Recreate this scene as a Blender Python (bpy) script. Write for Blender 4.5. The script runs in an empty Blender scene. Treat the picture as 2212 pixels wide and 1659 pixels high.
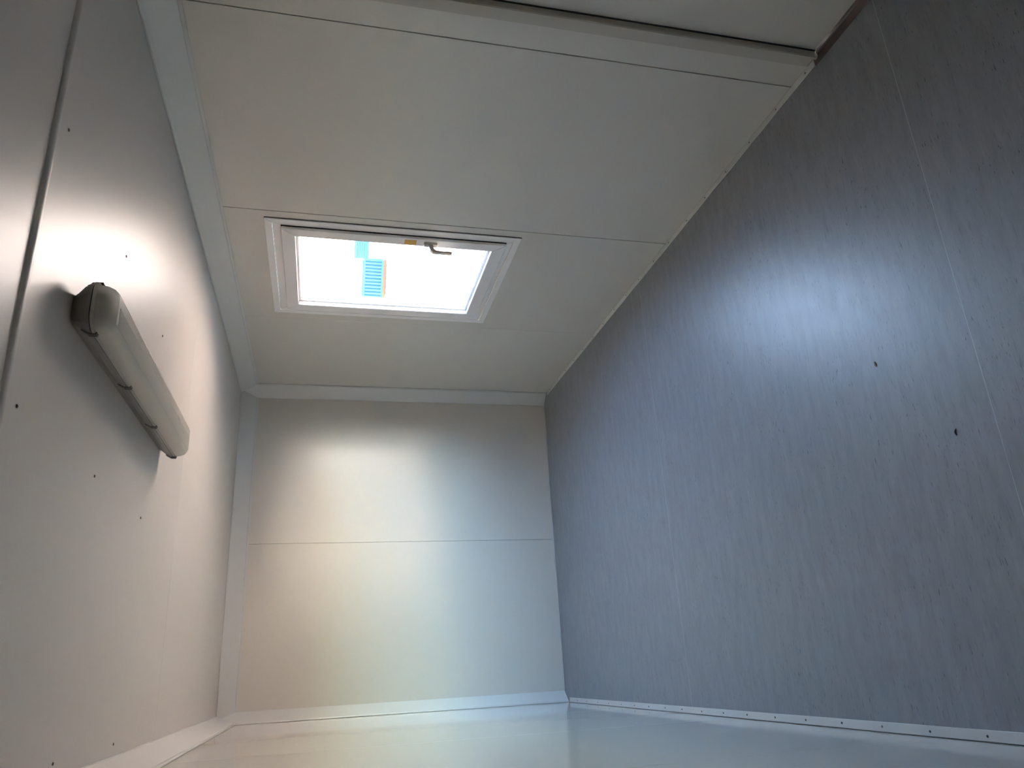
import bpy, bmesh, math, random
from mathutils import Matrix, Vector
random.seed(7)

# ------------------------------------------------------------------ camera
S = bpy.context.scene
COL = S.collection
cam_d = bpy.data.cameras.new('camera')
cam = bpy.data.objects.new('camera', cam_d)
COL.objects.link(cam)
cam_d.sensor_fit = 'HORIZONTAL'
cam_d.sensor_width = 36.0
cam_d.lens = 1622.644 / 2212 * 36.0
cam_d.clip_start = 0.02
cam_d.clip_end = 500
RT = Vector((-0.05357762, -0.2338984, -0.97078369))
UP = Vector((0.93460514, -0.35408393, 0.03373125))
BK = Vector((-0.35162859, -0.90549219, 0.23757363))
M = Matrix.Identity(4)
for i in range(3):
    M[i][0], M[i][1], M[i][2] = RT[i], UP[i], BK[i]
M[0][3], M[1][3], M[2][3] = 0.0, 0.0, 1.734
cam.matrix_world = M
S.camera = cam

# ------------------------------------------------------------------ sky, sun, exposure
SUN_ELEV, SUN_AZ = 25.0, 112.0      # azimuth: direction the sun stands in, from +X counter-clockwise
world = bpy.data.worlds.new('sky')
S.world = world
world.use_nodes = True
wn = world.node_tree.nodes
wn.clear()
w_out = wn.new('ShaderNodeOutputWorld')
w_bg = wn.new('ShaderNodeBackground')
w_sky = wn.new('ShaderNodeTexSky')
w_sky.sky_type = 'NISHITA'
w_sky.sun_disc = False
w_sky.sun_elevation = math.radians(SUN_ELEV)
w_sky.sun_rotation = math.radians(90 - SUN_AZ)
w_sky.air_density = 1.0
w_sky.dust_density = 1.0
w_sky.ozone_density = 1.0
w_bg.inputs['Strength'].default_value = 0.46
world.node_tree.links.new(w_sky.outputs[0], w_bg.inputs['Color'])
world.node_tree.links.new(w_bg.outputs[0], w_out.inputs['Surface'])

sun_d = bpy.data.lights.new('sun', 'SUN')
sun_d.energy = 10.2
sun_d.angle = math.radians(0.6)
sun_d.color = (1.0, 0.845, 0.74)
sun = bpy.data.objects.new('sun', sun_d)
COL.objects.link(sun)
sd = Vector((math.cos(math.radians(SUN_AZ)) * math.cos(math.radians(SUN_ELEV)),
             math.sin(math.radians(SUN_AZ)) * math.cos(math.radians(SUN_ELEV)),
             math.sin(math.radians(SUN_ELEV))))
sun.rotation_euler = sd.to_track_quat('Z', 'Y').to_euler()
sun.location = (-4, -2, 9)

S.view_settings.view_transform = 'Standard'
S.view_settings.look = 'None'
S.view_settings.gamma = 1.0
S.view_settings.use_curve_mapping = False
S.view_settings.exposure = 4.74
S.cycles.max_bounces = 10
S.cycles.diffuse_bounces = 6
S.cycles.glossy_bounces = 5
S.cycles.transparent_max_bounces = 10
S.cycles.caustics_reflective = False
S.cycles.caustics_refractive = False

# ------------------------------------------------------------------ measures
XL, XR = -0.256, 2.077          # left wall, window wall
YN, YF = -0.36, 5.609           # near wall, far (end) wall
ZC = 2.36
SEAM_Y = [0.84, 2.011, 3.193, 4.360]
WIN = dict(y0=3.25, y1=4.272, z0=0.782, z1=2.062)
DY0, DY1, DZ1 = 0.88, 1.90, 2.06   # door opening in the window wall

# ------------------------------------------------------------------ materials
def mat(name, color, rough=0.5, metal=0.0, spec=0.5, ior=1.65, coat=0.0):
    m = bpy.data.materials.new(name)
    m.use_nodes = True
    b = m.node_tree.nodes['Principled BSDF']
    b.inputs['Base Color'].default_value = (*color, 1)
    b.inputs['Roughness'].default_value = rough
    b.inputs['Metallic'].default_value = metal
    b.inputs['IOR'].default_value = ior
    b.inputs['Specular IOR Level'].default_value = spec
    b.inputs['Coat Weight'].default_value = coat
    return m

def nd(m, kind, **kw):
    n = m.node_tree.nodes.new(kind)
    for k, v in kw.items():
        setattr(n, k, v)
    return n

def lk(m, a, b):
    m.node_tree.links.new(a, b)

def mottled(name, c0, c1, scale, rough, bump=0.0, bump_scale=200, stretch=(1, 1, 1), rvar=0.04, coat=0.0):
    """painted surface: two close colours mixed by noise, fine relief, slight gloss variation"""
    m = mat(name, c0, rough)
    b = m.node_tree.nodes['Principled BSDF']
    tc = nd(m, 'ShaderNodeTexCoord')
    mp = nd(m, 'ShaderNodeMapping')
    mp.inputs['Scale'].default_value = stretch
    lk(m, tc.outputs['Object'], mp.inputs['Vector'])
    n = nd(m, 'ShaderNodeTexNoise')
    n.inputs['Scale'].default_value = scale
    n.inputs['Detail'].default_value = 4
    lk(m, mp.outputs[0], n.inputs['Vector'])
    mx = nd(m, 'ShaderNodeMix', data_type='RGBA')
    mx.inputs[6].default_value = (*c0, 1)
    mx.inputs[7].default_value = (*c1, 1)
    lk(m, n.outputs['Fac'], mx.inputs[0])
    lk(m, mx.outputs[2], b.inputs['Base Color'])
    if coat:
        b.inputs['Coat Weight'].default_value = coat
        b.inputs['Coat Roughness'].default_value = 0.25
        b.inputs['Coat IOR'].default_value = 1.5
    mr = nd(m, 'ShaderNodeMapRange')
    mr.inputs['To Min'].default_value = rough - rvar
    mr.inputs['To Max'].default_value = rough + rvar
    lk(m, n.outputs['Fac'], mr.inputs['Value'])
    lk(m, mr.outputs[0], b.inputs['Roughness'])
    if bump:
        n2 = nd(m, 'ShaderNodeTexNoise')
        n2.inputs['Scale'].default_value = bump_scale
        n2.inputs['Detail'].default_value = 2
        lk(m, tc.outputs['Object'], n2.inputs['Vector'])
        bp = nd(m, 'ShaderNodeBump')
        bp.inputs['Strength'].default_value = bump
        bp.inputs['Distance'].default_value = 0.001
        lk(m, n2.outputs['Fac'], bp.inputs['Height'])
        lk(m, bp.outputs[0], b.inputs['Normal'])
    return m

M_WALL = mottled('painted_steel_panel', (0.585, 0.552, 0.498), (0.61, 0.577, 0.523), 2.0, 0.42, coat=0.6)
M_WALLG = mottled('painted_steel_panel_gloss', (0.585, 0.552, 0.498), (0.61, 0.577, 0.523), 2.0, 0.30, coat=1.0)
M_WALLG.node_tree.nodes['Principled BSDF'].inputs['Coat Roughness'].default_value = 0.07
M_CEIL = mottled('painted_steel_ceiling', (0.59, 0.553, 0.520), (0.615, 0.578, 0.545), 2.0, 0.38)
M_CEIL.node_tree.nodes['Principled BSDF'].inputs['IOR'].default_value = 1.46
M_TRIM = mottled('painted_trim', (0.56, 0.556, 0.54), (0.585, 0.58, 0.565), 5.0, 0.36)
M_CORE = mat('dark_joint', (0.035, 0.031, 0.026), 0.8)
M_PVC = mottled('white_window_plastic', (0.78, 0.76, 0.76), (0.80, 0.78, 0.78), 3.0, 0.32)
M_JAMB = mottled('grey_beige_frame_paint', (0.44, 0.41, 0.355), (0.47, 0.44, 0.385), 4.0, 0.5)
M_GASKET_SHADE = mat('black_rubber_and_shade', (0.012, 0.012, 0.012), 0.6)  # rubber seals, also the painted shadow strip at the window casing
M_HANDLE = mat('champagne_aluminium', (0.62, 0.54, 0.47), 0.40)
M_BROWN = mottled('brown_painted_steel', (0.085, 0.050, 0.044), (0.10, 0.062, 0.055), 9, 0.35)
M_SCREW = mat('grey_screw', (0.10, 0.095, 0.09), 0.45, 0.6)
M_STICK = mottled('yellow_sticker', (0.62, 0.36, 0.05), (0.70, 0.42, 0.07), 90, 0.5)
M_HOUSE = mottled('grey_lamp_plastic', (0.215, 0.20, 0.185), (0.25, 0.235, 0.215), 9, 0.40)
M_CLIP = mat('steel_clip', (0.16, 0.15, 0.14), 0.35, 0.4)
M_TUBE = mat('white_glass_tube', (0.75, 0.74, 0.70), 0.2)
M_HOLDER = mat('dark_lamp_holder', (0.025, 0.024, 0.02), 0.5)
M_SEAL = mat('pale_weld_bead', (0.40, 0.42, 0.45), 0.45)
M_OUT = mottled('outer_steel', (0.55, 0.55, 0.53), (0.6, 0.6, 0.58), 2, 0.5)
M_GROUND = mottled('sunlit_gravel', (0.385, 0.295, 0.235), (0.48, 0.38, 0.31), 3.0, 0.9, 0.4, 60)
M_BLUE = mottled('blue_crate_paint', (0.028, 0.078, 0.118), (0.035, 0.092, 0.134), 4, 0.6)
M_BLUE.node_tree.nodes['Principled BSDF'].inputs['Specular IOR Level'].default_value = 0.0
M_ORANGE = mat('orange_skid_paint', (0.085, 0.040, 0.022), 0.6, spec=0.0)
M_LEAF = mat('dry_brown_leaf', (0.22, 0.15, 0.10), 0.8)
M_SCRAP = mat('black_cable_scrap', (0.01, 0.01, 0.01), 0.5)

def glass_material():
    m = bpy.data.materials.new('window_glass')
    m.use_nodes = True
    t = m.node_tree
    t.nodes.clear()
    o = t.nodes.new('ShaderNodeOutputMaterial')
    tr = t.nodes.new('ShaderNodeBsdfTransparent')
    tr.inputs[0].default_value = (0.93, 0.95, 0.94, 1)
    gl = t.nodes.new('ShaderNodeBsdfGlossy')
    gl.inputs['Roughness'].default_value = 0.02
    fr = t.nodes.new('ShaderNodeFresnel')
    ge = t.nodes.new('ShaderNodeNewGeometry')
    io = t.nodes.new('ShaderNodeMapRange')          # same reflectance on both faces of the pane
    io.inputs['To Min'].default_value = 1.45
    io.inputs['To Max'].default_value = 1 / 1.45
    t.links.new(ge.outputs['Backfacing'], io.inputs['Value'])
    t.links.new(io.outputs[0], fr.inputs['IOR'])
    mx = t.nodes.new('ShaderNodeMixShader')
    t.links.new(fr.outputs[0], mx.inputs[0])
    t.links.new(tr.outputs[0], mx.inputs[1])
    t.links.new(gl.outputs[0], mx.inputs[2])
    t.links.new(mx.outputs[0], o.inputs[0])
    return m
M_GLASS = glass_material()

def diffuser_material():
    """dusty prismatic acrylic: mostly milky, a little see-through"""
    m = mat('milky_acrylic', (0.72, 0.69, 0.64), 0.22)
    t = m.node_tree
    b = t.nodes['Principled BSDF']
    out = t.nodes['Material Output']
    tc = t.nodes.new('ShaderNodeTexCoord')
    n = t.nodes.new('ShaderNodeTexNoise')
    n.inputs['Scale'].default_value = 7
    n.inputs['Detail'].default_value = 6
    mp = t.nodes.new('ShaderNodeMapping')
    mp.inputs['Scale'].default_value = (3, 0.7, 3)
    t.links.new(tc.outputs['Object'], mp.inputs[0])
    t.links.new(mp.outputs[0], n.inputs['Vector'])
    r = t.nodes.new('ShaderNodeValToRGB')
    r.color_ramp.elements[0].position = 0.30
    r.color_ramp.elements[0].color = (0.52, 0.50, 0.46, 1)
    r.color_ramp.elements[1].position = 0.38
    r.color_ramp.elements[1].color = (0.88, 0.85, 0.80, 1)
    t.links.new(n.outputs['Fac'], r.inputs[0])
    t.links.new(r.outputs[0], b.inputs['Base Color'])
    tl = t.nodes.new('ShaderNodeBsdfTranslucent')
    tl.inputs[0].default_value = (0.8, 0.76, 0.70, 1)
    m1 = t.nodes.new('ShaderNodeMixShader')
    m1.inputs[0].default_value = 0.30
    t.links.new(b.outputs[0], m1.inputs[1])
    t.links.new(tl.outputs[0], m1.inputs[2])
    tp = t.nodes.new('ShaderNodeBsdfTransparent')
    tp.inputs[0].default_value = (0.9, 0.88, 0.84, 1)
    m2 = t.nodes.new('ShaderNodeMixShader')
    m2.inputs[0].default_value = 0.36
    t.links.new(m1.outputs[0], m2.inputs[1])
    t.links.new(tp.outputs[0], m2.inputs[2])
    t.links.new(m2.outputs[0], out.inputs['Surface'])
    return m
M_DIFF = diffuser_material()

def floor_material():
    """blue-grey sheet vinyl with flecks drawn out along the roll (x)"""
    m = mat('blue_grey_vinyl', (0.2, 0.22, 0.25), 0.38)
    b = m.node_tree.nodes['Principled BSDF']
    tc = nd(m, 'ShaderNodeTexCoord')

    def noise(scale, stretch, detail=3, rough=0.55):
        mp = nd(m, 'ShaderNodeMapping')
        mp.inputs['Scale'].default_value = stretch
        mp.inputs['Rotation'].default_value = (0, 0, math.radians(3))
        lk(m, tc.outputs['Object'], mp.inputs[0])
        n = nd(m, 'ShaderNodeTexNoise')
        n.inputs['Scale'].default_value = scale
        n.inputs['Detail'].default_value = detail
        n.inputs['Roughness'].default_value = rough
        lk(m, mp.outputs[0], n.inputs['Vector'])
        return n

    def ramp(src, p0, p1, c0=(0, 0, 0, 1), c1=(1, 1, 1, 1)):
        r = nd(m, 'ShaderNodeValToRGB')
        r.color_ramp.elements[0].position = p0
        r.color_ramp.elements[0].color = c0
        r.color_ramp.elements[1].position = p1
        r.color_ramp.elements[1].color = c1
        lk(m, src.outputs['Fac'], r.inputs[0])
        return r

    def mix(fac, a, bcol, amount=1.0):
        x = nd(m, 'ShaderNodeMix', data_type='RGBA')
        mm = nd(m, 'ShaderNodeMath', operation='MULTIPLY')
        lk(m, fac.outputs[0], mm.inputs[0])
        mm.inputs[1].default_value = amount
        lk(m, mm.outputs[0], x.inputs[0])
        lk(m, a, x.inputs[6])
        x.inputs[7].default_value = (*bcol, 1)
        return x.outputs[2]

    base = ramp(noise(6, (1.0, 4.5, 1), 5), 0.30, 0.70, (0.195, 0.207, 0.227, 1), (0.245, 0.259, 0.283, 1))
    c = base.outputs[0]
    c = mix(ramp(noise(34, (0.9, 7.0, 1), 3), 0.56, 0.70), c, (0.30, 0.32, 0.352), 0.38)     # pale drawn-out streaks
    c = mix(ramp(noise(17, (1.0, 7.0, 1), 4), 0.58, 0.70), c, (0.125, 0.137, 0.158), 0.55)    # mid-grey streaks
    sparse = ramp(noise(5, (1, 1, 1), 2), 0.44, 0.58)
    fl = ramp(noise(40, (0.85, 4.6, 1), 2, 0.4), 0.665, 0.71)
    mm = nd(m, 'ShaderNodeMath', operation='MULTIPLY')
    lk(m, fl.outputs[0], mm.inputs[0])
    lk(m, sparse.outputs[0], mm.inputs[1])
    c = mix(mm, c, (0.035, 0.042, 0.055), 0.85)                                              # dark dashes
    lk(m, c, b.inputs['Base Color'])
    rr = noise(9, (1, 3, 1), 3)
    mr = nd(m, 'ShaderNodeMapRange')
    mr.inputs['To Min'].default_value = 0.36
    mr.inputs['To Max'].default_value = 0.48
    lk(m, rr.outputs['Fac'], mr.inputs['Value'])
    lk(m, mr.outputs[0], b.inputs['Roughness'])
    n2 = noise(160, (1, 1, 1), 2)
    bp = nd(m, 'ShaderNodeBump')
    bp.inputs['Strength'].default_value = 0.12
    bp.inputs['Distance'].default_value = 0.001
    lk(m, n2.outputs['Fac'], bp.inputs['Height'])
    lk(m, bp.outputs[0], b.inputs['Normal'])
    return m
M_FLOOR = floor_material()

# ------------------------------------------------------------------ mesh helpers
def link(name, mesh, material, parent=None):
    o = bpy.data.objects.new(name, mesh)
    if material is not None:
        mesh.materials.clear()
        mesh.materials.append(material)
    COL.objects.link(o)
    o.parent = parent
    return o

def finish(bm, name, smooth=False):
    bmesh.ops.recalc_face_normals(bm, faces=bm.faces)
    me = bpy.data.meshes.new(name)
    bm.to_mesh(me)
    bm.free()
    if smooth:
        for p in me.polygons:
            p.use_smooth = True
        me.set_sharp_from_angle(angle=math.radians(42))
    return me

def add_box(bm, x0, x1, y0, y1, z0, z1, bev=0.0):
    v = [bm.verts.new((x, y, z)) for x in (x0, x1) for y in (y0, y1) for z in (z0, z1)]
    fs = [(0, 1, 3, 2), (4, 6, 7, 5), (0, 4, 5, 1), (2, 3, 7, 6), (0, 2, 6, 4), (1, 5, 7, 3)]
    faces = [bm.faces.new([v[i] for i in f]) for f in fs]
    if bev:
        ed = list({e for f in faces for e in f.edges})
        bmesh.ops.bevel(bm, geom=ed, offset=bev, segments=1, affect='EDGES', profile=0.5)

def box(name, x0, x1, y0, y1, z0, z1, material, parent=None, bev=0.0):
    bm = bmesh.new()
    add_box(bm, x0, x1, y0, y1, z0, z1, bev)
    return link(name, finish(bm, name), material, parent)

def add_prism(bm, pts, axis, a0, a1):
    """closed profile extruded along an axis; pts give the two other coordinates in order"""
    def p3(p, a):
        q = list(p)
        q.insert(axis, a)
        return q
    A = [bm.verts.new(p3(p, a0)) for p in pts]
    B = [bm.verts.new(p3(p, a1)) for p in pts]
    n = len(pts)
    for i in range(n):
        bm.faces.new((A[i], A[(i + 1) % n], B[(i + 1) % n], B[i]))
    bm.faces.new(A)
    bm.faces.new(B[::-1])

def prism(name, pts, axis, a0, a1, material, parent=None, smooth=False):
    bm = bmesh.new()
    add_prism(bm, pts, axis, a0, a1)
    return link(name, finish(bm, name, smooth), material, parent)

def mitred(name, y0, y1, z0, z1, w, x0, x1, material, parent, bev=0.0015):
    """four mitred rails lying in the y-z plane, x0 (room side) .. x1"""
    O = [(y0, z0), (y1, z0), (y1, z1), (y0, z1)]
    I = [(y0 + w, z0 + w), (y1 - w, z0 + w), (y1 - w, z1 - w), (y0 + w, z1 - w)]
    out = []
    for k in range(4):
        j = (k + 1) % 4
        g = 0.0004
        quad = [O[k], O[j], I[j], I[k]]
        cy = sum(q[0] for q in quad) / 4
        cz = sum(q[1] for q in quad) / 4
        lng = (abs(O[j][0] - O[k][0]), abs(O[j][1] - O[k][1]))
        q2 = [(cy + (q[0] - cy) * (1 - 2 * g / max(lng[0], w)), cz + (q[1] - cz) * (1 - 2 * g / max(lng[1], w))) for q in quad]
        bm = bmesh.new()
        add_prism(bm, q2, 0, x0, x1)
        if bev:
            bmesh.ops.recalc_face_normals(bm, faces=bm.faces)
            bmesh.ops.bevel(bm, geom=list(bm.edges), offset=bev, segments=1, affect='EDGES', profile=0.5)
        out.append(link(name, finish(bm, name), material, parent))
    return out

def structure(o):
    o['kind'] = 'structure'
    return o

def thing(o, label, cat, group=None):
    o['label'] = label
    o['category'] = cat
    if group:
        o['group'] = group
    return o

def empty(name, loc=(0, 0, 0)):
    o = bpy.data.objects.new(name, None)
    o.empty_display_size = 0.1
    o.location = loc
    COL.objects.link(o)
    return o

def disc_mesh(name, r, h, n=10, slot=False):
    """flat screw head, axis z, top at z = h"""
    bm = bmesh.new()
    ring = lambda rr, z: [bm.verts.new((rr * math.cos(2 * math.pi * i / n), rr * math.sin(2 * math.pi * i / n), z)) for i in range(n)]
    a, b, c = ring(r, 0), ring(r, h * 0.5), ring(r * 0.72, h)
    d = ring(r * 0.3, h)
    e = ring(r * 0.26, h * 0.3)
    for p, q in ((a, b), (b, c), (c, d), (d, e)):
        for i in range(n):
            bm.faces.new((p[i], p[(i + 1) % n], q[(i + 1) % n], q[i]))
    bm.faces.new(e)
    bm.faces.new(a[::-1])
    return finish(bm, name)

# ------------------------------------------------------------------ room shell
T = 0.008      # facing thickness
E = 0.07       # wall core thickness

# floor: deck with three vinyl sheets and two pale weld beads
floor = structure(box('floor', XL - E, XR + E, YN - E, YF + E, -0.10, -0.003, M_CORE))
fs = [YN, -0.48 + 0.02, 1.548, 3.580, YF]
fs = [YN, 1.548, 3.580, YF]
for a, b in zip(fs[:-1], fs[1:]):
    box('vinyl_sheet', XL, XR, a + 0.0012, b - 0.0012, -0.003, 0.0, M_FLOOR, floor)
for y in fs[1:-1]:
    box('weld_bead', XL + 0.02, XR - 0.02, y - 0.0011, y + 0.0011, -0.0028, 0.0002, M_SEAL, floor)

# ceiling: backing, panels with hairline joints, one raised joint strip, screws
ceiling = structure(box('ceiling', XL - E, XR + E, YN - E, YF + E, ZC + T, ZC + 0.09, M_CORE))
cs = [YN, 1.587, 3.54, YF]
for i, (a, b) in enumerate(zip(cs[:-1], cs[1:])):
    box('ceiling_panel', XL, XR, a + 0.0006, b - 0.0006, ZC, ZC + T, M_CEIL, ceiling, 0.0008)
arc = [(1.5735 + 0.0165 + 0.0165 * math.cos(t), ZC + 0.0005 - 0.009 * math.sin(t)) for t in [math.pi * k / 12 for k in range(13)]]
prism('joint_strip', [(p[0], p[1]) for p in arc], 0, XL + 0.02, XR - 0.05, M_CEIL, ceiling, True)
sc_me = disc_mesh('screw', 0.0042, 0.003)
for x in (1.262, 0.560, -0.163):
    for y in (1.067, 1.667, 2.265, 2.868):
        s = link('screw', sc_me, None, ceiling)
        s.location = (x, y, ZC + 0.0005)
        s.rotation_euler = (math.pi, 0, 0)
sc_me.materials.append(M_SCREW)

def wall_mesh_with_holes(x0, x1, y0, y1, z0, z1, holes):
    """slab in the y-z plane cut by rectangular holes (y0,y1,z0,z1)"""
    ys = sorted({y0, y1, *[h[0] for h in holes], *[h[1] for h in holes]})
    zs = sorted({z0, z1, *[h[2] for h in holes], *[h[3] for h in holes]})
    ys = [y for y in ys if y0 <= y <= y1]
    zs = [z for z in zs if z0 <= z <= z1]
    solid = lambda a, b: not any(h[0] - 1e-6 <= ys[a] and ys[a + 1] <= h[1] + 1e-6 and h[2] - 1e-6 <= zs[b] and zs[b + 1] <= h[3] + 1e-6 for h in holes)
    bm = bmesh.new()
    V = {}
    def v(i, j, x):
        k = (i, j, x)
        if k not in V:
            V[k] = bm.verts.new((x, ys[i], zs[j]))
        return V[k]
    ny, nz = len(ys) - 1, len(zs) - 1
    S_ = [[solid(a, b) for b in range(nz)] for a in range(ny)]
    for a in range(ny):
        for b in range(nz):
            if not S_[a][b]:
                continue
            bm.faces.new((v(a, b, x0), v(a, b + 1, x0), v(a + 1, b + 1, x0), v(a + 1, b, x0)))
            bm.faces.new((v(a, b, x1), v(a + 1, b, x1), v(a + 1, b + 1, x1), v(a, b + 1, x1)))
            if a == 0 or not S_[a - 1][b]:
                bm.faces.new((v(a, b, x0), v(a, b, x1), v(a, b + 1, x1), v(a, b + 1, x0)))
            if a == ny - 1 or not S_[a + 1][b]:
                bm.faces.new((v(a + 1, b, x0), v(a + 1, b + 1, x0), v(a + 1, b + 1, x1), v(a + 1, b, x1)))
            if b == 0 or not S_[a][b - 1]:
                bm.faces.new((v(a, b, x0), v(a + 1, b, x0), v(a + 1, b, x1), v(a, b, x1)))
            if b == nz - 1 or not S_[a][b + 1]:
                bm.faces.new((v(a, b + 1, x0), v(a, b + 1, x1), v(a + 1, b + 1, x1), v(a + 1, b + 1, x0)))
    return finish(bm, 'wall')

# window wall
w = WIN
hole_w = (w['y0'] + 0.03, w['y1'] - 0.03, w['z0'] + 0.03, w['z1'] - 0.03)
hole_d = (DY0, DY1, 0.0, DZ1)
wall_r = structure(link('wall_right', wall_mesh_with_holes(XR + T, XR + E, YN - E, YF + E, -0.003, ZC + T, [hole_w, hole_d]), M_CORE))
bounds = [YN] + SEAM_Y + [YF]
GAP = {0.84: 0.0022, 2.011: 0.0024, 3.193: 0.0024, 4.360: 0.0007}
for a, b in zip(bounds[:-1], bounds[1:]):
    ga, gb = GAP.get(a, 0.001), GAP.get(b, 0.001)
    me = wall_mesh_with_holes(XR, XR + T, a + ga, b - gb, 0.002, ZC, [h for h in (hole_w, (DY0, DY1, 0.002, DZ1)) if h[0] < b and h[1] > a]
                              if not (DY0 < b and DY1 > a) else
                              [(max(DY0, a + ga), min(DY1, b - gb), 0.002, DZ1)])
    link('wall_panel', me, M_WALL, wall_r)
box('outer_cladding', XR + E, XR + E + 0.004, YN - E, YF + E, 2.2, ZC + 0.09, M_OUT, wall_r)

# left wall
wall_l = structure(box('wall_left', XL - E, XL - T, YN - E, YF + E, -0.003, ZC + T, M_CORE))
for a, b in zip(bounds[:-1], bounds[1:]):
    box('wall_panel', XL - T, XL, a + 0.0010, b - 0.0010, 0.002, ZC, M_WALLG, wall_l, 0.0006)
# far wall: two panels with one upright joint
wall_f = structure(box('wall_far', XL, XR, YF + T, YF + E, -0.003, ZC + T, M_CORE))
for a, b in ((XL, 0.903), (0.903, XR)):
    box('wall_panel', a + 0.0010, b - 0.0010, YF, YF + T, 0.0, ZC, M_WALL, wall_f, 0.0006)
# near wall behind the camera
wall_n = structure(box('wall_near', XL, XR, YN - E, YN - T, -0.003, ZC + T, M_CORE))
for a, b in ((XL, 0.903), (0.903, XR)):
    box('wall_panel', a + 0.0010, b - 0.0010, YN - T, YN, 0.0, ZC, M_WALL, wall_n, 0.0006)

# cover trims in the corners: sloped faces with stepped lips
def cover_profile(sx, cx, sy, cy, la, lb):
    """corner (cx, cy); la = leg along the second coordinate, lb = leg along the first; sx, sy point into the room"""
    P = [(0, 0), (0, la), (0.004, la), (0.005, la - 0.012), (0.009, la - 0.014), (lb - 0.006, 0.012), (lb - 0.002, 0.006), (lb, 0.006), (lb, 0)]
    return [(cx + sx * p[0], cy + sy * p[1]) for p in P]
G = 0.0012
# ceiling / window wall  (x, z) along y
structure(prism('trim_1', cover_profile(-1, XR - G, -1, ZC - G, 0.121, 0.058), 1, YN, YF - 0.006, M_TRIM))
# ceiling / left wall
structure(prism('trim_2', cover_profile(1, XL + G, -1, ZC - G, 0.121, 0.058), 1, YN, YF - 0.006, M_TRIM))
# ceiling / far wall  (y, z) along x
structure(prism('trim_3', cover_profile(-1, YF - G, -1, ZC - G, 0.121, 0.058), 0, XL + 0.002, XR - 0.002, M_TRIM))
# far wall / window wall (x, y) along z
structure(prism('trim_4', cover_profile(-1, XR - G, -1, YF - G, 0.098, 0.082), 2, 0.003, ZC - 0.03, M_TRIM))
# far wall / left wall
structure(prism('trim_5', cover_profile(1, XL + G, -1, YF - G, 0.098, 0.075), 2, 0.003, ZC - 0.03, M_TRIM))

# flat floor strips screwed down along the long walls, thin edge strip at the far wall
st_me = disc_mesh('strip_screw', 0.0037, 0.0022)
st_me.materials.append(M_SCREW)
def floor_strip(name, x0, x1, y0, y1, first, xs):
    o = structure(box(name, x0, x1, y0, y1, 0.0004, 0.0042, M_TRIM, None, 0.001))
    y = first
    while y < y1 - 0.02:
        s = link('screw', st_me, None, o)
        s.location = (xs + random.uniform(-.0015, .0015), y + random.uniform(-.006, .006), 0.0038)
        y += 0.2045
    return o
floor_strip('baseboard_right', XR - 0.031, XR - 0.0022, 1.862, YF - 0.115, 1.921, XR - 0.0165)
floor_strip('baseboard_left', XL + 0.0022, XL + 0.031, YN + 0.01, YF - 0.115, 0.0, XL + 0.0165)
structure(box('baseboard_far', XL + 0.082, XR - 0.088, YF - 0.008, YF - 0.0005, 0.0004, 0.010, M_TRIM, None, 0.0008))

# ------------------------------------------------------------------ window
win = structure(empty('window_1', (XR, (w['y0'] + w['y1']) / 2, w['z0'])))
wo = win.location.copy()
def wpart(o):
    o.matrix_parent_inverse = Matrix.Translation(-wo)
    return o
def wmit(*a, **k):
    return [wpart(o) for o in mitred(*a, **k)]
wmit('casing_rail', w['y0'], w['y1'], w['z0'], w['z1'], 0.036, XR - 0.007, XR - 0.0005, M_PVC, win)
wpart(box('casing_gap_shade', XR - 0.0012, XR - 0.0002, w['y0'] - 0.0035, w['y0'] + 0.002, w['z0'] + 0.002, w['z1'] - 0.002, M_GASKET_SHADE, win))  # black strip standing in for the shadow line beside the casing
fy0, fy1, fz0, fz1 = w['y0'] + 0.0375, w['y1'] - 0.0375, w['z0'] + 0.0375, w['z1'] - 0.0375
wmit('frame_rail', fy0, fy1, fz0, fz1, 0.058, XR - 0.004, XR + E + 0.01, M_PVC, win)
sy0, sy1, sz0, sz1 = 3.306, 4.190, 0.853, 1.985
SW = 0.068
SX = XR - 0.022
sash = wmit('sash_rail', sy0, sy1, sz0, sz1, SW, SX, XR - 0.0065, M_PVC, win, bev=0.003)
gy0, gy1, gz0, gz1 = sy0 + SW, sy1 - SW, sz0 + SW, sz1 - SW
# dark seal between sash and frame
wmit('rubber_seal', sy0 - 0.0035, sy1 + 0.0005, sz0 - 0.0005, sz1 + 0.0005, 0.030, XR - 0.0064, XR - 0.0042, M_GASKET_SHADE, win, bev=0)
# inner rebate of the sash and glazing beads
wmit('sash_core', gy0 - 0.018, gy1 + 0.018, gz0 - 0.018, gz1 + 0.018, 0.019, XR - 0.0064, XR + 0.040, M_PVC, win, bev=0)
wmit('glazing_bead', gy0 + 0.001, gy1 - 0.001, gz0 + 0.001, gz1 - 0.001, 0.012, XR + 0.002, XR + 0.016, M_PVC, win)
wpart(box('glass_pane', XR + 0.0165, XR + 0.0205, gy0 + 0.0015, gy1 - 0.0015, gz0 + 0.0015, gz1 - 0.0015, M_GLASS, win))
wmit('outer_bead', gy0 + 0.001, gy1 - 0.001, gz0 + 0.001, gz1 - 0.001, 0.016, XR + 0.021, XR + 0.039, M_PVC, win)
# sticker beside the handle
wpart(box('sticker', SX - 0.0006, SX, 3.3195, 3.361, 1.320, 1.380, M_STICK, win))
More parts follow.
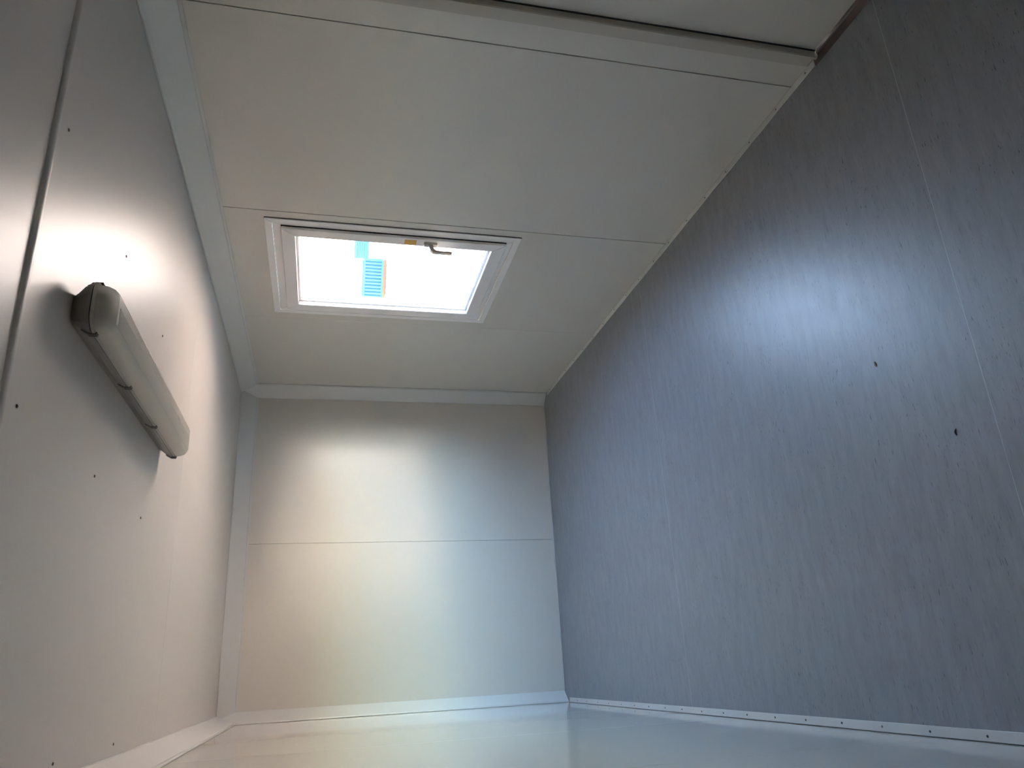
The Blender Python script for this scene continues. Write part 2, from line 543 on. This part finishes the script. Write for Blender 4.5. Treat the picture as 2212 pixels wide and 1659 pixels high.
# handle: square rose, curved neck, flat lever pointing down
hy, hz = 3.343, 1.246
rose = wpart(box('handle_rose', SX - 0.012, SX, hy - 0.015, hy + 0.015, hz - 0.032, hz + 0.035, M_HANDLE, win, 0.002))
bm = bmesh.new()
path = [(0.010, 0.0, 0.0), (0.022, 0.0, -0.001), (0.034, 0.0, -0.005), (0.043, 0.0, -0.014), (0.047, 0.0, -0.026), (0.048, 0.0, -0.050), (0.048, 0.0, -0.080), (0.048, 0.0, -0.108)]
wid = [0.010, 0.0095, 0.010, 0.0105, 0.010, 0.010, 0.010, 0.010]
thk = [0.011, 0.011, 0.0105, 0.009, 0.0065, 0.005, 0.005, 0.005]
rings = []
for k, p in enumerate(path):
    a = path[max(0, k - 1)]
    b = path[min(len(path) - 1, k + 1)]
    t = Vector((b[0] - a[0], 0, b[2] - a[2])).normalized()
    nrm = Vector((t.z, 0, -t.x))
    r = []
    for su, sv in ((-1, -1), (1, -1), (1, 1), (-1, 1)):
        q = Vector(p) + nrm * (thk[k] * su) + Vector((0, wid[k] * sv, 0))
        r.append(bm.verts.new((SX - q.x, hy + q.y, hz + q.z)))
    rings.append(r)
for r0, r1 in zip(rings[:-1], rings[1:]):
    for i in range(4):
        bm.faces.new((r0[i], r0[(i + 1) % 4], r1[(i + 1) % 4], r1[i]))
bm.faces.new(rings[0])
bm.faces.new(rings[-1][::-1])
bmesh.ops.recalc_face_normals(bm, faces=bm.faces)
bmesh.ops.bevel(bm, geom=[e for e in bm.edges if not all(any(v in r for v in e.verts) for r in ())], offset=0.0012, segments=1, affect='EDGES')
lever = link('handle_lever', finish(bm, 'lever'), M_HANDLE, rose)

# ------------------------------------------------------------------ door
door = structure(empty('door_1', (XR, (DY0 + DY1) / 2, 0)))
do = door.location.copy()
def dpart(o):
    o.matrix_parent_inverse = Matrix.Translation(-do)
    return o
# frame: flat facing with rounded stop, both jambs and head
def jamb(sgn, ye):
    # profile (x, y): flat flange on the wall, then a raised rounded stop, then the rebate
    P = [(XR + 0.06, ye), (XR - 0.003, ye), (XR - 0.003, ye - sgn * 0.0465), (XR + 0.002, ye - sgn * 0.0470), (XR + 0.002, ye - sgn * 0.0490), (XR - 0.016, ye - sgn * 0.0495),
         (XR - 0.020, ye - sgn * 0.053), (XR - 0.020, ye - sgn * 0.063), (XR - 0.017, ye - sgn * 0.067), (XR - 0.010, ye - sgn * 0.069), (XR + 0.06, ye - sgn * 0.069)]
    return P
dpart(prism('door_jamb', jamb(1, DY1), 2, 0.006, DZ1, M_JAMB, door))
dpart(prism('door_jamb', jamb(-1, DY0), 2, 0.006, DZ1, M_JAMB, door))
HP = [(XR + 0.06, DZ1), (XR - 0.003, DZ1), (XR - 0.003, DZ1 - 0.027), (XR - 0.013, DZ1 - 0.028), (XR - 0.017, DZ1 - 0.044), (XR - 0.006, DZ1 - 0.066), (XR + 0.06, DZ1 - 0.07)]
dpart(prism('door_head', HP, 1, DY0 + 0.071, DY1 - 0.071, M_JAMB, door))
# leaf: bottom edge lifts slightly at the latch corner
ly0, ly1 = DY0 + 0.073, DY1 - 0.0745
prof = [(ly0, 0.0142), (1.690, 0.0142), (1.740, 0.0150), (ly1, 0.0200), (ly1, DZ1 - 0.073), (ly0, DZ1 - 0.073)]
dpart(prism('door_leaf', prof, 0, XR + 0.006, XR + 0.046, M_WALL, door))
dpart(box('door_seal', XR + 0.0475, XR + 0.052, ly0 - 0.002, ly1 + 0.002, 0.05, DZ1 - 0.071, M_GASKET_SHADE, door))
dpart(box('jamb_seal', XR + 0.003, XR + 0.02, ly1 + 0.0006, DY1 - 0.0694, 0.016, DZ1 - 0.073, M_GASKET_SHADE, door))
# brown threshold with lip and screw
th = dpart(prism('threshold', [(XR - 0.036, 0.0005), (XR - 0.035, 0.006), (XR - 0.006, 0.0085), (XR - 0.004, 0.0135), (XR + 0.075, 0.0125), (XR + 0.078, 0.0005)], 1, DY0 + 0.002, 1.8560, M_BROWN, door))
s = link('screw', st_me, None, th)
s.matrix_parent_inverse = Matrix.Identity(4)
s.location = (XR - 0.022, 1.665, 0.0062)

# ------------------------------------------------------------------ tube light on the ceiling
LX, LY0, LY1 = 0.896, 1.842, 3.088
lamp = thing(empty('ceiling_light', (LX, (LY0 + LY1) / 2, ZC)), 'long grey weatherproof tube light fixture with milky cover mounted on ceiling', 'light')
lo = lamp.location.copy()
def lpart(o):
    o.matrix_parent_inverse = Matrix.Translation(-lo)
    return o

def loft(name, sections, material, parent, smooth=True, caps=True):
    """sections: list of (z, half width, y0, y1, corner radius) rounded rectangles joined upwards"""
    bm = bmesh.new()
    n = 7
    loops = []
    for z, hw, y0, y1, r in sections:
        L = []
        for (cx, cy, a0) in ((LX + hw - r, y1 - r, 0), (LX - hw + r, y1 - r, 90), (LX - hw + r, y0 + r, 180), (LX + hw - r, y0 + r, 270)):
            for k in range(n):
                a = math.radians(a0 + 90 * k / (n - 1))
                L.append(bm.verts.new((cx + r * math.cos(a), cy + r * math.sin(a), z)))
        loops.append(L)
    m_ = len(loops[0])
    for A, B in zip(loops[:-1], loops[1:]):
        for i in range(m_):
            bm.faces.new((A[i], A[(i + 1) % m_], B[(i + 1) % m_], B[i]))
    if caps:
        bm.faces.new(loops[0])
        bm.faces.new(loops[-1][::-1])
    o = link(name, finish(bm, name, smooth), material, parent)
    return o
ZR = 2.309   # level of the rim
lpart(loft('housing', [(ZC - 0.0005, 0.040, LY0 + 0.040, LY1 - 0.040, 0.022), (ZC - 0.012, 0.046, LY0 + 0.030, LY1 - 0.030, 0.026), (ZR + 0.022, 0.059, LY0 + 0.012, LY1 - 0.012, 0.036),
                       (ZR + 0.008, 0.063, LY0 + 0.004, LY1 - 0.004, 0.040), (ZR + 0.006, 0.068, LY0, LY1, 0.042), (ZR, 0.068, LY0, LY1, 0.042)], M_HOUSE, lamp, False))
lpart(loft('rim_seal', [(ZR - 0.0004, 0.0655, LY0 + 0.003, LY1 - 0.003, 0.040), (ZR - 0.0028, 0.0655, LY0 + 0.003, LY1 - 0.003, 0.040)], M_HOLDER, lamp, False))
dif = lpart(loft('diffuser', [(ZR - 0.003, 0.0675, LY0 + 0.0005, LY1 - 0.0005, 0.041), (ZR - 0.008, 0.0675, LY0 + 0.0005, LY1 - 0.0005, 0.041), (ZR - 0.010, 0.063, LY0 + 0.005, LY1 - 0.005, 0.038),
                              (ZR - 0.028, 0.0615, LY0 + 0.010, LY1 - 0.010, 0.037), (ZR - 0.041, 0.057, LY0 + 0.018, LY1 - 0.018, 0.034), (ZR - 0.049, 0.050, LY0 + 0.030, LY1 - 0.030, 0.028), (ZR - 0.053, 0.041, LY0 + 0.044, LY1 - 0.044, 0.020)], M_DIFF, lamp, True, False))
bm = bmesh.new()
add_box(bm, LX - 0.040, LX + 0.040, LY0 + 0.045, LY1 - 0.045, ZR - 0.0532, ZR - 0.0524)
lpart(link('diffuser_face', finish(bm, 'diffuser_face'), M_DIFF, lamp))
# fine prismatic ribs along the lower face
bm = bmesh.new()
for k in range(13):
    x = LX - 0.038 + 0.048 * k / 12
    add_prism(bm, [(x - 0.0016, ZR - 0.0533), (x + 0.0016, ZR - 0.0533), (x, ZR - 0.0545)], 1, LY0 + 0.062, LY1 - 0.062)
ribs = link('prism_ribs', finish(bm, 'prism_ribs'), M_DIFF, lamp)
ribs['kind'] = 'stuff'
lpart(ribs)
lpart(box('gear_tray', LX - 0.050, LX + 0.050, LY0 + 0.044, LY1 - 0.044, ZR - 0.0075, ZR - 0.0032, M_TUBE, lamp, 0.001))
# lamp holders and tubes behind the cover
for sx in (-0.024, 0.024):
    for y0, y1 in ((LY0 + 0.016, LY0 + 0.036), (LY1 - 0.036, LY1 - 0.016)):
        bm = bmesh.new()
        add_box(bm, LX + sx - 0.011, LX + sx + 0.011, y0, y1, ZR - 0.034, ZR - 0.0035, 0.004)
        lpart(link('lamp_holder', finish(bm, 'lamp_holder'), M_HOLDER, lamp))
    bm = bmesh.new()
    bmesh.ops.create_cone(bm, cap_ends=True, segments=14, radius1=0.0125, radius2=0.0125, depth=LY1 - LY0 - 0.075,
                          matrix=Matrix.Translation((LX + sx, (LY0 + LY1) / 2, ZR - 0.020)) @ Matrix.Rotation(math.pi / 2, 4, 'X'))
    lpart(link('tube', finish(bm, 'tube', True), M_TUBE, lamp))
# clips along both long sides
def clip_mesh(sg):
    bm = bmesh.new()
    hw = 0.068
    for dy in (-0.008, 0.003):
        P = [(sg * (hw + 0.0002), ZR + 0.004), (sg * (hw + 0.0048), ZR + 0.006), (sg * (hw + 0.0048), ZR - 0.012), (sg * (hw - 0.003), ZR - 0.0145), (sg * (hw - 0.003), ZR - 0.0115), (sg * (hw + 0.0008), ZR - 0.010)]
        add_prism(bm, P, 1, dy, dy + 0.005)
    P = [(sg * (hw - 0.0085), ZR + 0.0225), (sg * (hw - 0.0060), ZR + 0.0235), (sg * (hw + 0.0045), ZR + 0.006), (sg * (hw + 0.0005), ZR + 0.0065)]
    add_prism(bm, P, 1, -0.009, 0.009)
    return finish(bm, 'clip')
for sg in (-1, 1):
    me = clip_mesh(sg)
    me.materials.append(M_CLIP)
    for y in (1.890, 2.270, 2.652, 3.040):
        c = link('clip', me, None, lamp)
        c.location = (LX, y, 0)
        lpart(c)

# ------------------------------------------------------------------ little scraps on the floor
def scrap_leaf(x, y):
    bm = bmesh.new()
    n = 8
    L = [(-0.014, 0), (-0.008, 0.0045), (0.0, 0.006), (0.009, 0.004), (0.014, 0), (0.009, -0.0045), (0.0, -0.0055), (-0.008, -0.004)]
    top = [bm.verts.new((p[0], p[1], 0.0016 + 0.0012 * abs(p[0]) / 0.014)) for p in L]
    bot = [bm.verts.new((p[0], p[1], 0.0008 + 0.0012 * abs(p[0]) / 0.014)) for p in L]
    bm.faces.new(top)
    bm.faces.new(bot[::-1])
    for i in range(n):
        bm.faces.new((bot[i], bot[(i + 1) % n], top[(i + 1) % n], top[i]))
    o = link('dry_leaf', finish(bm, 'dry_leaf'), M_LEAF)
    o.location = (x, y, -0.0007)
    o.rotation_euler = (0, 0, 0.25)
    o.scale = (0.72, 0.8, 1)
    return thing(o, 'tiny dry brown leaf scrap lying on blue-grey floor', 'leaf')
scrap_leaf(0.860, 1.922)

def scrap_wire(pts, r, label):
    cu = bpy.data.curves.new('c', 'CURVE')
    cu.dimensions = '3D'
    sp = cu.splines.new('POLY')
    sp.points.add(len(pts) - 1)
    for p, q in zip(sp.points, pts):
        p.co = (*q, 1)
    cu.bevel_depth = r
    cu.bevel_resolution = 1
    cu.use_fill_caps = True
    tmp = bpy.data.objects.new('c', cu)
    COL.objects.link(tmp)
    dg = bpy.context.evaluated_depsgraph_get()
    me = bpy.data.meshes.new_from_object(tmp.evaluated_get(dg))
    bpy.data.objects.remove(tmp)
    o = link('cable_scrap', me, M_SCRAP)
    return thing(o, label, 'scrap')
cx, cy = 0.553, 1.676
scrap_wire([(cx + 0.010 * math.cos(a), cy + 0.010 * math.sin(a), 0.0016) for a in [math.radians(20 + 14 * k) for k in range(10)]], 0.0016, 'tiny curled black cable scrap on floor beyond the weld line')

# ------------------------------------------------------------------ the yard outside
GZ = -0.30
bm = bmesh.new()
v = [bm.verts.new(p) for p in ((-120, -120, GZ), (160, -120, GZ), (160, 160, GZ), (-120, 160, GZ))]
bm.faces.new(v)
structure(link('ground', finish(bm, 'ground'), M_GROUND))

def slatted_crate(loc, rz, wd, dp, ht, n, label, skid, upright=True):
    """steel crate with upright slats on a skid"""
    c = thing(empty('slatted_crate', loc), label, 'crate', None)
    c.rotation_euler = (0, 0, rz)
    box('crate_box', -wd / 2 + 0.06, wd / 2 - 0.06, -dp / 2 + 0.06, dp / 2 - 0.06, 0.14, ht - 0.06, M_BLUE, c)
    for z0, z1 in ((0.12, 0.19), (ht - 0.07, ht)):
        bm = bmesh.new()
        add_box(bm, -wd / 2, wd / 2, -dp / 2, -dp / 2 + 0.06, z0, z1)
        add_box(bm, -wd / 2, wd / 2, dp / 2 - 0.06, dp / 2, z0, z1)
        add_box(bm, -wd / 2, -wd / 2 + 0.06, -dp / 2 + 0.06, dp / 2 - 0.06, z0, z1)
        add_box(bm, wd / 2 - 0.06, wd / 2, -dp / 2 + 0.06, dp / 2 - 0.06, z0, z1)
        link('crate_rail', finish(bm, 'crate_rail'), M_BLUE, c)
    if upright:
        for i in range(n):
            x = -wd / 2 + 0.05 + (wd - 0.1) * i / (n - 1)
            box('slat', x - 0.028, x + 0.028, -dp / 2 - 0.03, -dp / 2 + 0.03, 0.16, ht - 0.03, M_BLUE, c)
        for i in range(n // 2):
            y = -dp / 2 + 0.12 + (dp - 0.24) * i / (n // 2 - 1)
            for sx in (-1, 1):
                box('slat', sx * wd / 2 - 0.02, sx * wd / 2 + 0.02, y - 0.028, y + 0.028, 0.16, ht - 0.03, M_BLUE, c)
    else:
        for i in range(n):
            z = 0.20 + (ht - 0.30) * i / (n - 1)
            box('slat', -wd / 2, wd / 2, -dp / 2 - 0.03, -dp / 2 + 0.02, z - 0.03, z + 0.03, M_BLUE, c)
    for sx in (-0.36, 0.0, 0.36):
        box('skid', sx * wd - 0.06, sx * wd + 0.06, -dp / 2 - 0.02, dp / 2, 0.0, 0.12, skid, c)
    box('skid_board', -wd / 2, wd / 2, -dp / 2 - 0.05, -dp / 2 + 0.05, 0.02, 0.12, skid, c)
    return c
ang = math.atan2(26.5, 14.6)
slatted_crate((14.55, 26.55, GZ), ang - math.pi / 2, 1.50, 1.2, 0.86, 12, 'blue slatted crate on orange skid standing in the yard outside the window', M_ORANGE)
slatted_crate((23.3, 39.4, GZ), ang - math.pi / 2 + 0.3, 1.15, 1.0, 0.80, 6, 'small blue slatted crate farther back in the yard beyond the window', M_BLUE, False)

# ------------------------------------------------------------------ unseen white cabins, added to bounce sun through the window onto the far wall
M_BOUNCE = mottled('bounce_cabin_white', (0.84, 0.81, 0.77), (0.88, 0.85, 0.81), 1.5, 0.5)
def bounce_cabin(loc, rz, label, door_first):
    c = thing(empty('bounce_cabin', loc), label, 'cabin')
    c.rotation_euler = (0, 0, rz)
    L2, D, Hh = 3.03, 2.4, 2.85
    b = box('body', -L2 + 0.05, L2 - 0.05, -D + 0.03, -0.03, 0.12, Hh - 0.1, M_BOUNCE, c)
    box('base_rail', -L2, L2, -D, 0.0, 0.0, 0.16, M_BOUNCE, c, 0.01)
    box('roof_rail', -L2, L2, -D, 0.0, Hh - 0.18, Hh, M_BOUNCE, c, 0.01)
    for sx in (-1, 1):
        for y0, y1 in ((-0.12, 0.0), (-D, -D + 0.12)):
            box('corner_post', sx * L2 - (0.12 if sx > 0 else 0), sx * L2 + (0.12 if sx < 0 else 0), y0, y1, 0.16, Hh - 0.18, M_BOUNCE, c)
    n = 5
    for k in range(n):
        x0 = -L2 + 0.13 + (2 * L2 - 0.26) * k / n
        box('cladding_panel', x0 + 0.01, x0 + (2 * L2 - 0.26) / n - 0.01, -0.03, -0.015, 0.17, Hh - 0.19, M_BOUNCE, c, 0.004)
    dx = -1.9 if door_first else 1.3
    d = box('door', dx, dx + 0.9, -0.016, 0.004, 0.18, 2.2, M_BOUNCE, c, 0.004)
    box('door_handle', dx + 0.78, dx + 0.84, 0.004, 0.05, 1.12, 1.16, M_HANDLE, d, 0.004)
    wx = 0.6 if door_first else -1.8
    f = box('window_frame', wx, wx + 1.0, -0.016, 0.012, 1.0, 2.15, M_PVC, c, 0.004)
    box('pane', wx + 0.09, wx + 0.91, 0.0122, 0.016, 1.09, 2.06, M_OUT, f)
    return c
crz = math.atan2(7.3, 10.0)
cu_ = Vector((math.cos(crz), math.sin(crz), 0))
c0 = Vector((6.0, -14.7, GZ))
bounce_cabin(c0, crz, 'unseen white cabin added to bounce sunlight, the one nearer the building line', True)
bounce_cabin(c0 + cu_ * 6.3, crz, 'unseen white cabin added to bounce sunlight, the one farther out', False)
